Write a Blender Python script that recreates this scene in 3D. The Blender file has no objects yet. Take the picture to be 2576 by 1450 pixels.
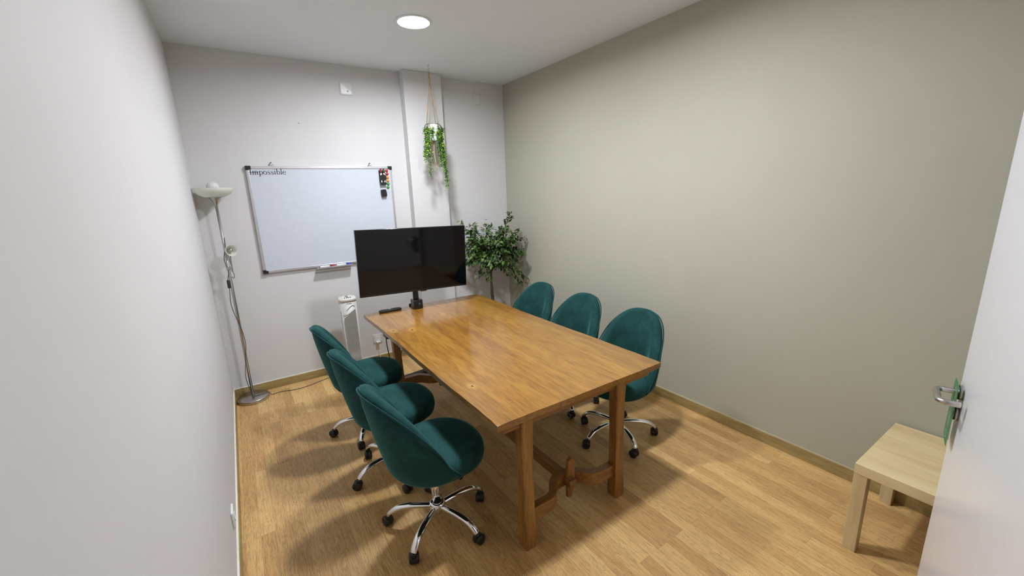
import bpy, bmesh, math, random
from mathutils import Vector, Matrix
PI = math.pi
C = bpy.context.scene.collection
S = bpy.context.scene

# ---------------------------------------------------------------- camera, world, exposure
def cam_matrix(yaw, pitch, roll, loc):
    cy, sy, cp, sp = math.cos(yaw), math.sin(yaw), math.cos(pitch), math.sin(pitch)
    f = Vector((sy*cp, cy*cp, sp)); r = Vector((cy, -sy, 0)); u = r.cross(f)
    cr, sr = math.cos(roll), math.sin(roll)
    r2 = cr*r + sr*u; u2 = -sr*r + cr*u
    m = Matrix.Identity(4)
    for i in range(3):
        m[i][0], m[i][1], m[i][2], m[i][3] = r2[i], u2[i], -f[i], loc[i]
    return m
cam = bpy.data.cameras.new('camera'); camo = bpy.data.objects.new('camera', cam); C.objects.link(camo)
cam.sensor_fit = 'HORIZONTAL'; cam.sensor_width = 36.0; cam.lens = 1038.936/2576*36.0
cam.clip_start = 0.02; cam.clip_end = 60
camo.matrix_world = cam_matrix(0.5829, -0.2286, -0.0359, (0, 0, 1.696))
S.camera = camo
w = bpy.data.worlds.new('world'); S.world = w; w.use_nodes = True
w.node_tree.nodes['Background'].inputs[0].default_value = (0.80, 0.85, 1.0, 1)
w.node_tree.nodes['Background'].inputs[1].default_value = 0.05
S.view_settings.view_transform = 'Standard'; S.view_settings.look = 'None'
S.view_settings.exposure = 0.0; S.view_settings.gamma = 1.0; S.view_settings.use_curve_mapping = False
LAMP_BACK, LAMP_FRONT = 37.0, 38.0          # watts of the two ceiling lamps
XL, XR, YB, YF, ZC, HB = -0.226, 2.733, 4.193, -0.04, 2.859, 0.075

# ---------------------------------------------------------------- materials
class NT:
    def __init__(s, name):
        s.m = bpy.data.materials.new(name); s.m.use_nodes = True
        s.t = s.m.node_tree; s.b = s.t.nodes['Principled BSDF']
    def n(s, ty, **kw):
        x = s.t.nodes.new(ty)
        for k, v in kw.items(): setattr(x, k, v)
        return x
    def l(s, a, b): s.t.links.new(a, b)
    def set(s, **kw):
        for k, v in kw.items():
            s.b.inputs[k.replace('_', ' ')].default_value = v
        return s
    def coords(s, scale=(1, 1, 1)):
        tc = s.n('ShaderNodeTexCoord'); mp = s.n('ShaderNodeMapping')
        mp.inputs['Scale'].default_value = scale
        s.l(tc.outputs['Object'], mp.inputs['Vector']); return mp.outputs['Vector']
    def noise(s, vec, scale, detail=4, rough=0.55, dist=0.0):
        x = s.n('ShaderNodeTexNoise'); x.inputs['Scale'].default_value = scale
        x.inputs['Detail'].default_value = detail; x.inputs['Roughness'].default_value = rough
        x.inputs['Distortion'].default_value = dist
        s.l(vec, x.inputs['Vector']); return x.outputs['Fac']
    def ramp(s, fac, stops):
        x = s.n('ShaderNodeValToRGB'); e = x.color_ramp.elements
        while len(e) < len(stops): e.new(0.5)
        for el, (p, c) in zip(e, stops):
            el.position = p; el.color = (*c, 1) if len(c) == 3 else c
        s.l(fac, x.inputs['Fac']); return x.outputs['Color']
    def mix(s, a, b, fac, mode='MIX'):
        x = s.n('ShaderNodeMix'); x.data_type = 'RGBA'; x.blend_type = mode
        for sock, v in ((x.inputs[6], a), (x.inputs[7], b)):
            if hasattr(v, 'node'): s.l(v, sock)
            else: sock.default_value = (*v, 1)
        if hasattr(fac, 'node'): s.l(fac, x.inputs[0])
        else: x.inputs[0].default_value = fac
        return x.outputs[2]
    def math(s, op, a, b=None):
        x = s.n('ShaderNodeMath'); x.operation = op
        for sock, v in zip(x.inputs, (a, b)):
            if v is None: continue
            if hasattr(v, 'node'): s.l(v, sock)
            else: sock.default_value = v
        return x.outputs[0]
    def col(s, c): s.l(c, s.b.inputs['Base Color'])
    def bump(s, h, strength, dist=0.002):
        x = s.n('ShaderNodeBump'); x.inputs['Strength'].default_value = strength
        x.inputs['Distance'].default_value = dist
        s.l(h, x.inputs['Height']); s.l(x.outputs['Normal'], s.b.inputs['Normal'])

def plain(name, c, rough=0.5, metal=0.0, spec=0.5, vary=0.06, **kw):
    t = NT(name); t.set(Roughness=rough, Metallic=metal)
    t.b.inputs['Specular IOR Level'].default_value = spec
    f = t.noise(t.coords(), 18.0, 3)
    d = tuple(max(0, x*(1-vary)) for x in c); e = tuple(min(1, x*(1+vary)) for x in c)
    t.col(t.ramp(f, [(0.3, d), (0.7, e)]))
    for k, v in kw.items(): t.b.inputs[k.replace('_', ' ')].default_value = v
    return t.m

def wall_paint(name, c, bump=0.12):
    t = NT(name); t.set(Roughness=0.75); t.b.inputs['Specular IOR Level'].default_value = 0.3
    v = t.coords()
    f = t.noise(v, 2.2, 5); a = tuple(x*0.975 for x in c)
    t.col(t.ramp(f, [(0.35, a), (0.65, c)]))
    h = t.noise(v, 130.0, 3, 0.6); t.bump(h, bump, 0.002); return t.m
M = {}
M['wall'] = wall_paint('white_wall_paint', (0.665, 0.653, 0.648))
M['ceil'] = wall_paint('white_ceiling_paint', (0.82, 0.86, 0.91))
M['sage'] = wall_paint('sage_wall_paint', (0.455, 0.44, 0.35), 0.2)

def floor_mat():
    t = NT('oak_laminate'); t.set(Roughness=0.36); t.b.inputs['Specular IOR Level'].default_value = 0.45
    tc = t.n('ShaderNodeTexCoord'); sp = t.n('ShaderNodeSeparateXYZ'); cb = t.n('ShaderNodeCombineXYZ')
    t.l(tc.outputs['Object'], sp.inputs[0]); t.l(sp.outputs['Y'], cb.inputs['X']); t.l(sp.outputs['X'], cb.inputs['Y'])
    def brick(seed_off, c1, c2, mort):
        b = t.n('ShaderNodeTexBrick'); b.offset = 0.37; b.offset_frequency = 2; b.squash = 1.0
        b.inputs['Scale'].default_value = 1.0; b.inputs['Mortar Size'].default_value = mort
        b.inputs['Mortar Smooth'].default_value = 0.3
        b.inputs['Brick Width'].default_value = 0.62; b.inputs['Row Height'].default_value = 0.066
        b.inputs['Color1'].default_value = (*c1, 1); b.inputs['Color2'].default_value = (*c2, 1)
        b.inputs['Mortar'].default_value = (0.45, 0.45, 0.45, 1); b.inputs['Bias'].default_value = seed_off
        t.l(cb.outputs[0], b.inputs['Vector']); return b
    bk = brick(0.0, (0.0, 0.0, 0.0), (1, 1, 1), 0.0)
    seams = brick(0.0, (1, 1, 1), (1, 1, 1), 0.0009)
    # grain: stretched along the strip, each strip shifted by its own random value
    off = t.n('ShaderNodeVectorMath'); off.operation = 'SCALE'; off.inputs['Scale'].default_value = 7.3
    t.l(bk.outputs['Color'], off.inputs[0])
    ad = t.n('ShaderNodeVectorMath'); ad.operation = 'ADD'
    t.l(cb.outputs[0], ad.inputs[0]); t.l(off.outputs[0], ad.inputs[1])
    mp = t.n('ShaderNodeMapping'); mp.inputs['Scale'].default_value = (1.6, 15, 1); t.l(ad.outputs[0], mp.inputs['Vector'])
    g = t.noise(mp.outputs[0], 2.6, 4, 0.55, 0.6)
    wv = t.math('FRACT', t.math('MULTIPLY', g, 9.0))
    ring = t.ramp(wv, [(0.0, (0.55,)*3), (0.25, (1.0,)*3), (0.8, (0.96,)*3), (1.0, (0.55,)*3)])
    mp2 = t.n('ShaderNodeMapping'); mp2.inputs['Scale'].default_value = (9, 190, 1); t.l(ad.outputs[0], mp2.inputs['Vector'])
    fine = t.noise(mp2.outputs[0], 1.0, 3, 0.6)
    base = t.ramp(bk.outputs['Color'], [(0.0, (0.56, 0.330, 0.122)), (0.5, (0.665, 0.412, 0.160)), (1.0, (0.77, 0.51, 0.21))])
    c = t.mix(base, ring, 0.68, 'MULTIPLY')
    c = t.mix(c, t.ramp(fine, [(0.34, (0.56, 0.49, 0.42)), (0.54, (1, 1, 1))]), 0.55, 'MULTIPLY')
    c = t.mix(c, seams.outputs['Color'], 0.55, 'MULTIPLY')
    t.col(c); t.bump(fine, 0.08, 0.001); return t.m
M['floor'] = floor_mat()

def wood(name, dark, mid, light, rough, axis='y', board=0.0, grain=1.0, coat=0.0, knots=(), bump=0.06, gs=1.0):
    t = NT(name); t.set(Roughness=rough)
    t.b.inputs['Coat Weight'].default_value = coat; t.b.inputs['Coat Roughness'].default_value = 0.13
    tc = t.n('ShaderNodeTexCoord'); vec = tc.outputs['Object']
    sc = {'x': (1.5, 16, 16), 'y': (16, 1.5, 16), 'z': (16, 16, 1.5)}[axis]
    if board:
        sp = t.n('ShaderNodeSeparateXYZ'); t.l(vec, sp.inputs[0])
        wn = t.n('ShaderNodeTexWhiteNoise'); wn.noise_dimensions = '1D'
        t.l(t.math('FLOOR', t.math('DIVIDE', sp.outputs['X'], board)), wn.inputs['W'])
        cmb = t.n('ShaderNodeCombineXYZ'); t.l(wn.outputs['Value'], cmb.inputs['Y'])
        ad = t.n('ShaderNodeVectorMath'); ad.operation = 'MULTIPLY_ADD'; ad.inputs[1].default_value = (0, 31, 0)
        t.l(cmb.outputs[0], ad.inputs[0]); t.l(vec, ad.inputs[2]); gv = ad.outputs[0]
    else: gv = vec
    mp = t.n('ShaderNodeMapping'); mp.inputs['Scale'].default_value = tuple(x*gs for x in sc); t.l(gv, mp.inputs['Vector'])
    g = t.noise(mp.outputs[0], 0.75, 5, 0.6, 0.9)
    st = t.noise(mp.outputs[0], 6.0, 3, 0.6)
    c = t.ramp(g, [(0.28, dark), (0.5, mid), (0.74, light)])
    c = t.mix(c, t.ramp(st, [(0.36, (0.50, 0.42, 0.35)), (0.56, (1, 1, 1))]), 0.6*grain, 'MULTIPLY')
    if board:
        c = t.mix(c, t.ramp(wn.outputs['Value'], [(0.0, (0.78, 0.74, 0.68)), (1.0, (1.18, 1.17, 1.12))]), 0.9, 'MULTIPLY')
    if board:
        fr = t.math('FRACT', t.math('DIVIDE', sp.outputs['X'], board))
        c = t.mix(c, t.ramp(fr, [(0.0, (0.55, 0.5, 0.45)), (0.012, (1, 1, 1)), (1.0, (1, 1, 1))]), 0.8, 'MULTIPLY')
    for (kx, ky, kr) in knots:
        d = t.n('ShaderNodeVectorMath'); d.operation = 'DISTANCE'
        ms = t.n('ShaderNodeVectorMath'); ms.operation = 'MULTIPLY'; ms.inputs[1].default_value = (1, 0.55, 0)
        t.l(vec, ms.inputs[0]); t.l(ms.outputs[0], d.inputs[0]); d.inputs[1].default_value = (kx, ky*0.55, 0)
        c = t.mix((0.62, 0.33, 0.07), c, t.ramp(t.math('DIVIDE', d.outputs['Value'], kr*3.2), [(0.2, (0.45,)*3), (1.0, (1,)*3)]))
        c = t.mix((0.03, 0.012, 0.004), c, t.ramp(t.math('DIVIDE', d.outputs['Value'], kr), [(0.35, (0,)*3), (0.75, (1,)*3)]))
    t.col(c); t.bump(st, bump, 0.001); return t.m
M['table'] = wood('amber_varnished_pine', (0.215, 0.088, 0.011), (0.31, 0.145, 0.019), (0.39, 0.204, 0.034), 0.32, 'y', 0.148, 1.0, 0.75,
                  knots=((0.954, 2.774, 0.013), (0.837, 2.84, 0.012), (0.871, 1.716, 0.010), (1.30, 3.0, 0.007)))
M['leg'] = wood('amber_varnished_leg', (0.21, 0.088, 0.017), (0.32, 0.150, 0.032), (0.42, 0.215, 0.055), 0.36, 'z', 0, 1.0, 0.2)
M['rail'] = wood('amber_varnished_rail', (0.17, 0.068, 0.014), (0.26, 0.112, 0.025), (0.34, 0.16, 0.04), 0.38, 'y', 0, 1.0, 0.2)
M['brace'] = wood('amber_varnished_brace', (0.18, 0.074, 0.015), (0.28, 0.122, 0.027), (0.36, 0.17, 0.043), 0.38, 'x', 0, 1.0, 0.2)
M['birch'] = wood('birch_effect_foil', (0.60, 0.45, 0.22), (0.71, 0.56, 0.30), (0.82, 0.69, 0.42), 0.42, 'y', 0, 0.25, 0, (), 0.02, 0.5)
M['skirt'] = wood('olive_oak_skirting', (0.31, 0.225, 0.080), (0.38, 0.285, 0.11), (0.45, 0.345, 0.145), 0.42, 'y', 0, 0.8, 0, (), 0.03)
M['skirtx'] = wood('olive_oak_skirting_back', (0.31, 0.225, 0.080), (0.38, 0.285, 0.11), (0.45, 0.345, 0.145), 0.42, 'x', 0, 0.8, 0, (), 0.03)
M['caulk'] = plain('pale_caulk', (0.80, 0.79, 0.70), 0.5); M['caulkdull'] = plain('cream_caulk', (0.50, 0.44, 0.27), 0.5)

def velvet():
    t = NT('green_velvet'); v = t.coords()
    n = t.noise(v, 9.0, 4, 0.6, 0.6); n2 = t.noise(v, 420.0, 2, 0.5)
    c = t.ramp(n, [(0.30, (0.0080, 0.039, 0.037)), (0.52, (0.0115, 0.053, 0.050)), (0.75, (0.018, 0.076, 0.071))])
    t.col(c); t.set(Roughness=0.85); t.b.inputs['Specular IOR Level'].default_value = 0.15
    t.b.inputs['Sheen Weight'].default_value = 0.45; t.b.inputs['Sheen Roughness'].default_value = 0.35
    t.b.inputs['Sheen Tint'].default_value = (0.16, 0.55, 0.52, 1)
    h = t.math('ADD', t.math('MULTIPLY', n, 0.8), t.math('MULTIPLY', n2, 0.25)); t.bump(h, 0.35, 0.004); return t.m
M['velvet'] = velvet()
M['chrome'] = plain('polished_chrome', (0.86, 0.86, 0.87), 0.07, 1.0, vary=0.02)
M['steel'] = plain('brushed_steel', (0.50, 0.48, 0.46), 0.30, 1.0)
M['inox'] = plain('satin_stainless', (0.60, 0.58, 0.57), 0.26, 1.0)
M['alu'] = plain('anodised_aluminium', (0.62, 0.62, 0.64), 0.38, 0.7)
M['black'] = plain('black_plastic', (0.011, 0.011, 0.012), 0.38)
M['gloss'] = plain('glossy_black_plastic', (0.006, 0.006, 0.007), 0.16)
M['rubber'] = plain('dark_grey_rubber', (0.03, 0.03, 0.032), 0.6)
M['screen'] = plain('dark_display_glass', (0.003, 0.0022, 0.0024), 0.045, spec=0.30, vary=0.02)
M['board'] = plain('whiteboard_enamel', (0.60, 0.635, 0.70), 0.20, vary=0.015)
M['ink'] = plain('black_ink', (0.008, 0.008, 0.009), 0.6)
M['white'] = plain('white_plastic', (0.80, 0.80, 0.78), 0.35, vary=0.02)
M['warmwhite'] = plain('off_white_plastic', (0.66, 0.645, 0.60), 0.42, vary=0.02)
M['creamtop'] = plain('cream_plastic', (0.78, 0.79, 0.70), 0.35, vary=0.02)
M['dark'] = plain('dark_recess', (0.012, 0.012, 0.012), 0.7)
M['doorpaint'] = plain('white_lacquered_door', (0.79, 0.79, 0.82), 0.22, vary=0.012)
M['ledring'] = plain('white_light_trim', (0.82, 0.82, 0.82), 0.4, vary=0.02)
M['red'] = plain('red_plastic', (0.55, 0.012, 0.02), 0.22)
M['capred'] = plain('dull_red_plastic', (0.33, 0.022, 0.02), 0.35)
M['orange'] = plain('orange_plastic', (0.82, 0.30, 0.055), 0.28)
M['green'] = plain('bright_green_plastic', (0.035, 0.32, 0.04), 0.25)
M['capgreen'] = plain('dark_green_plastic', (0.008, 0.10, 0.04), 0.35)
M['blue'] = plain('blue_plastic', (0.05, 0.06, 0.42), 0.3)
M['card'] = plain('green_card', (0.055, 0.20, 0.075), 0.5)
M['chalk'] = plain('white_print', (0.62, 0.72, 0.64), 0.6)
M['jute'] = plain('jute_rope', (0.40, 0.29, 0.17), 0.9, vary=0.25)
M['pot'] = plain('white_ceramic', (0.82, 0.83, 0.83), 0.25, vary=0.02)
M['clay'] = plain('grey_planter', (0.22, 0.21, 0.20), 0.6)
M['soil'] = plain('dark_soil', (0.03, 0.022, 0.016), 0.95, vary=0.3)
M['bark'] = plain('brown_bark', (0.10, 0.072, 0.045), 0.85, vary=0.45)
M['twig'] = plain('green_brown_twig', (0.06, 0.07, 0.025), 0.8, vary=0.3)
M['cable'] = plain('dark_cable', (0.06, 0.05, 0.045), 0.5)
def leafy(name, a, b, c, scale, rough):
    t = NT(name); f = t.noise(t.coords(), scale, 2); t.col(t.ramp(f, [(0.36, a), (0.5, b), (0.66, c)])); t.set(Roughness=rough)
    t.b.inputs['Specular IOR Level'].default_value = 0.4; return t.m
M['ficus'] = leafy('ficus_leaf', (0.018, 0.040, 0.009), (0.042, 0.088, 0.019), (0.15, 0.265, 0.06), 20.0, 0.40)
M['ivy'] = leafy('trailing_leaf', (0.022, 0.11, 0.014), (0.10, 0.30, 0.022), (0.44, 0.62, 0.055), 36.0, 0.42)
def frosted():
    t = NT('frosted_glass_shade'); t.set(Roughness=0.35)
    t.col(t.ramp(t.noise(t.coords(), 60, 3), [(0.3, (0.80, 0.80, 0.73)), (0.7, (0.88, 0.88, 0.81))]))
    tr = t.n('ShaderNodeBsdfTranslucent'); tr.inputs[0].default_value = (0.93, 0.93, 0.87, 1)
    mx = t.n('ShaderNodeMixShader'); mx.inputs[0].default_value = 0.5
    out = t.t.nodes['Material Output']; t.l(t.b.outputs[0], mx.inputs[1]); t.l(tr.outputs[0], mx.inputs[2]); t.l(mx.outputs[0], out.inputs[0])
    return t.m
M['frost'] = frosted()
M['bulb'] = plain('opal_bulb', (0.66, 0.66, 0.66), 0.1, vary=0.01)
def emis(name, s):
    t = NT(name); t.b.inputs['Base Color'].default_value = (0.9, 0.9, 0.9, 1)
    t.b.inputs['Emission Color'].default_value = (0.97, 1.0, 1.06, 1); t.b.inputs['Emission Strength'].default_value = s; return t.m

# ---------------------------------------------------------------- mesh helpers
class MB:
    """collects shapes into one mesh with several material slots"""
    def __init__(s): s.bm = bmesh.new(); s.mats = []
    def mi(s, m):
        if m not in s.mats: s.mats.append(m)
        return s.mats.index(m)
    def faces(s, verts, faces, m, smooth=False):
        vs = [s.bm.verts.new(v) for v in verts]; k = s.mi(m); out = []
        for f in faces:
            try: fc = s.bm.faces.new([vs[i] for i in f])
            except ValueError: continue
            fc.material_index = k; fc.smooth = smooth; out.append(fc)
        return vs, out
    def box(s, lo, hi, m, bevel=0.0, seg=2, mat=None):
        x0, y0, z0 = lo; x1, y1, z1 = hi
        v = [(x0,y0,z0),(x1,y0,z0),(x1,y1,z0),(x0,y1,z0),(x0,y0,z1),(x1,y0,z1),(x1,y1,z1),(x0,y1,z1)]
        f = [(0,3,2,1),(4,5,6,7),(0,1,5,4),(1,2,6,5),(2,3,7,6),(3,0,4,7)]
        vs, fs = s.faces(v, f, m)
        if bevel:
            es = list({e for fc in fs for e in fc.edges})
            r = bmesh.ops.bevel(s.bm, geom=es, offset=bevel, segments=seg, profile=0.5, affect='EDGES')
            vs = list({v for v in r['verts']} | {v for v in vs if v.is_valid})
            for fc in r['faces']: fc.material_index = s.mi(m); fc.smooth = seg > 1
        if mat is not None:
            for v in vs:
                if v.is_valid: v.co = mat @ v.co
        return s
    def lathe(s, prof, m, loc=(0,0,0), n=32, axis=None, smooth=True, sx=1.0, sy=1.0, close=False):
        """prof: list of (r,z); revolved around z (or axis matrix)"""
        verts, faces = [], []; P = len(prof)
        for i in range(n):
            a = 2*PI*i/n
            for r, z in prof: verts.append(Vector((r*math.cos(a)*sx, r*math.sin(a)*sy, z)))
        for i in range(n):
            j = (i+1) % n
            for k in range(P-1 if not close else P):
                q = (k+1) % P
                faces.append((i*P+k, j*P+k, j*P+q, i*P+q))
        if not close:
            if prof[0][0] > 1e-6: faces.append(tuple(i*P for i in reversed(range(n))))
            if prof[-1][0] > 1e-6: faces.append(tuple(i*P+P-1 for i in range(n)))
        mt = Matrix.Translation(Vector(loc)) @ (axis.to_4x4() if axis is not None else Matrix.Identity(4))
        s.faces([mt @ v for v in verts], faces, m, smooth); return s
    def tube(s, pts, rad, m, n=10, sy=1.0, up=(0,0,1), caps=True, smooth=True):
        """sweep of an ellipse; rad a number or list; sy: ratio of the second axis"""
        pts = [Vector(p) for p in pts]; L = len(pts)
        rad = [rad]*L if not isinstance(rad, (list, tuple)) else rad
        sy = [sy]*L if not isinstance(sy, (list, tuple)) else sy
        verts, faces = [], []; prev = None
        for i, p in enumerate(pts):
            d = (pts[min(i+1, L-1)] - pts[max(i-1, 0)]).normalized()
            if prev is None:
                u = Vector(up); u = u - d*u.dot(d)
                if u.length < 1e-4: u = Vector((1, 0, 0)) - d*d.x
            else: u = prev - d*prev.dot(d)
            u.normalize(); prev = u; v = d.cross(u)
            for k in range(n):
                a = 2*PI*k/n
                verts.append(p + v*(math.cos(a)*rad[i]) + u*(math.sin(a)*rad[i]*sy[i]))
        for i in range(L-1):
            for k in range(n):
                q = (k+1) % n; faces.append((i*n+k, i*n+q, (i+1)*n+q, (i+1)*n+k))
        if caps: faces.append(tuple(reversed(range(n)))); faces.append(tuple((L-1)*n+k for k in range(n)))
        s.faces(verts, faces, m, smooth); return s
    def prism(s, outline, z0, z1, m, mat=None, bevel=0.0):
        n = len(outline)
        v = [Vector((x, y, z0)) for x, y in outline] + [Vector((x, y, z1)) for x, y in outline]
        f = [tuple(reversed(range(n))), tuple(range(n, 2*n))] + [(i, (i+1) % n, n+(i+1) % n, n+i) for i in range(n)]
        if mat is not None: v = [mat @ p for p in v]
        vs, fs = s.faces(v, f, m)
        if bevel:
            es = list({e for fc in fs[:2] for e in fc.edges})
            r = bmesh.ops.bevel(s.bm, geom=es, offset=bevel, segments=2, profile=0.5, affect='EDGES')
            for fc in r['faces']: fc.material_index = s.mi(m)
        return s
    def build(s, name, parent=None, loc=None, sub=0, auto=None):
        bmesh.ops.recalc_face_normals(s.bm, faces=s.bm.faces)
        me = bpy.data.meshes.new(name); s.bm.to_mesh(me); s.bm.free()
        for m in s.mats: me.materials.append(M[m] if isinstance(m, str) else m)
        o = bpy.data.objects.new(name, me); C.objects.link(o)
        if parent is not None: o.parent = parent
        if loc is not None: o.location = loc
        if sub:
            md = o.modifiers.new('sub', 'SUBSURF'); md.levels = sub; md.render_levels = sub
        return o
def tag(o, label=None, cat=None, group=None, kind=None):
    for k, v in (('label', label), ('category', cat), ('group', group), ('kind', kind)):
        if v is not None: o[k] = v
    return o
def thing(name, label, cat, loc=(0,0,0), rz=0.0, group=None, kind=None):
    o = bpy.data.objects.new(name, None); o.empty_display_size = 0.1; C.objects.link(o)
    o.location = loc; o.rotation_euler = (0, 0, rz); return tag(o, label, cat, group, kind)
def copy_tree(o, parent=None):
    c = o.copy(); C.objects.link(c)
    if parent is not None: c.parent = parent
    for ch in list(o.children): copy_tree(ch, c)
    return c
def bez(p, n=12):
    """Catmull-Rom through the points"""
    p = [Vector(q) for q in p]; out = []
    for i in range(len(p)-1):
        a, b, c, d = p[max(i-1, 0)], p[i], p[i+1], p[min(i+2, len(p)-1)]
        for k in range(n):
            t = k/n
            out.append(0.5*((2*b) + (c-a)*t + (2*a-5*b+4*c-d)*t*t + (3*b-3*c+d-a)*t**3))
    out.append(p[-1]); return out
def struct(name, mb, label, cat, **kw): return tag(mb.build(name, **kw), label, cat, None, 'structure')

# ---------------------------------------------------------------- room shell
YH = -1.35                                        # far side of the hallway behind the doorway
DX0, DX1, DZ = 0.100, 1.095, 2.06                 # doorway
struct('floor', MB().box((XL-0.12, YH, -0.08), (XR+0.12, YB+0.12, 0.0), 'floor'), 'oak laminate floor laid in narrow strips along the room', 'floor')
struct('ceiling', MB().box((XL-0.12, YH, ZC), (XR+0.12, YB+0.12, ZC+0.1), 'ceil'), 'plain white ceiling', 'ceiling')
struct('wall_left', MB().box((XL-0.12, YH, 0), (XL, YB+0.12, ZC), 'wall'), 'plain white wall running along the left of the room', 'wall')
struct('wall_right', MB().box((XR, YH, 0), (XR+0.12, YB+0.12, ZC), 'sage'), 'sage green painted wall behind the row of three chairs', 'wall')
struct('wall_back', MB().box((XL, YB, 0), (XR, YB+0.12, ZC), 'wall'), 'white end wall carrying the whiteboard', 'wall')
struct('column', MB().box((1.543, YB-0.108, 0), (1.935, YB, ZC), 'wall', 0.004, 2), 'white square column standing out of the end wall behind the hanging plant', 'column')
mb = MB()
mb.box((XL, YF-0.12, 0), (DX0, YF, ZC), 'wall'); mb.box((DX1, YF-0.12, 0), (XR, YF, ZC), 'wall'); mb.box((DX0, YF-0.12, DZ), (DX1, YF, ZC), 'wall')
struct('wall_front', mb, 'white wall with the doorway, opposite the whiteboard', 'wall')
struct('wall_hall', MB().box((XL, YH-0.1, 0), (XR, YH, ZC), 'wall'), 'white hallway wall beyond the doorway', 'wall')
mb = MB()
for x0, x1 in ((DX0-0.06, DX0), (DX1, DX1+0.06)): mb.box((x0, YF-0.13, 0), (x1, YF+0.012, DZ+0.06), 'doorpaint', 0.003)
mb.box((DX0, YF-0.13, DZ), (DX1, YF+0.012, DZ+0.06), 'doorpaint', 0.003)
struct('trim_1', mb, 'white casing around the doorway', 'door casing')
def skirting(name, lo, hi, m, label):
    mb = MB(); (x0, y0), (x1, y1) = lo, hi
    mb.box((x0, y0, 0), (x1, y1, HB), m, 0.002, 2)
    o = struct(name, mb, label, 'baseboard')
    return o
skirting('baseboard_left', (XL, YF), (XL+0.012, YB), 'skirt', 'olive oak baseboard along the left white wall')
skirting('baseboard_right', (XR-0.012, YF), (XR, YB), 'skirt', 'olive oak baseboard along the sage green wall')
mb = MB(); mb.box((XL+0.012, YB-0.012, 0), (1.531, YB, HB), 'skirtx', 0.002); mb.box((1.531, YB-0.12, 0), (1.947, YB-0.108, HB), 'skirtx', 0.002)
mb.box((1.531, YB-0.108, 0), (1.543, YB-0.012, HB), 'skirtx'); mb.box((1.935, YB-0.108, 0), (1.947, YB-0.012, HB), 'skirtx'); mb.box((1.947, YB-0.012, 0), (XR-0.012, YB, HB), 'skirtx', 0.002)
struct('baseboard_back', mb, 'olive oak baseboard along the whiteboard wall', 'baseboard')
def caulk(name, lo, hi, label, m='caulk'): struct(name, MB().box(lo, hi, m), label, 'trim')
caulk('trim_2', (XL, YF, HB), (XL+0.008, YB, HB+0.005), 'thin pale sealant line on top of the left baseboard')
caulk('trim_3', (XR-0.008, YF, HB), (XR, YB, HB+0.004), 'thin cream sealant line on top of the right baseboard', 'caulkdull')
caulk('trim_4', (XL+0.008, YB-0.008, HB), (1.543, YB, HB+0.005), 'thin pale sealant line on top of the back baseboard')

# ---------------------------------------------------------------- ceiling lights
def downlight(x, y, strength, label):
    t = thing('ceiling_light', label, 'ceiling light', (x, y, ZC), 0, 'ceiling downlights')
    MB().lathe([(0.104, -0.001), (0.118, -0.001), (0.121, -0.004), (0.119, -0.009), (0.110, -0.010), (0.104, -0.007)], 'ledring', n=48, close=True).build('trim_ring', t)
    m = emis('led_panel_glow', 14.0)
    mb = MB(); mb.lathe([(0.0, -0.0065), (0.106, -0.0065)], m, n=48, smooth=False); mb.build('light_panel', t)
    L = bpy.data.lights.new('led_light', 'AREA'); L.shape = 'DISK'; L.size = 0.19; L.energy = strength; L.spread = R(172)
    L.color = (0.95, 0.99, 1.06)
    lo = bpy.data.objects.new('led_light', L); C.objects.link(lo); lo.parent = t; lo.location = (0, 0, -0.0085)
    return t
R = math.radians
downlight(1.241, 2.990, LAMP_BACK, 'round white ceiling light glowing above the far end of the table')
downlight(1.34, 1.54, LAMP_FRONT, 'round ceiling light above the near end of the table, out of frame')

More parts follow.
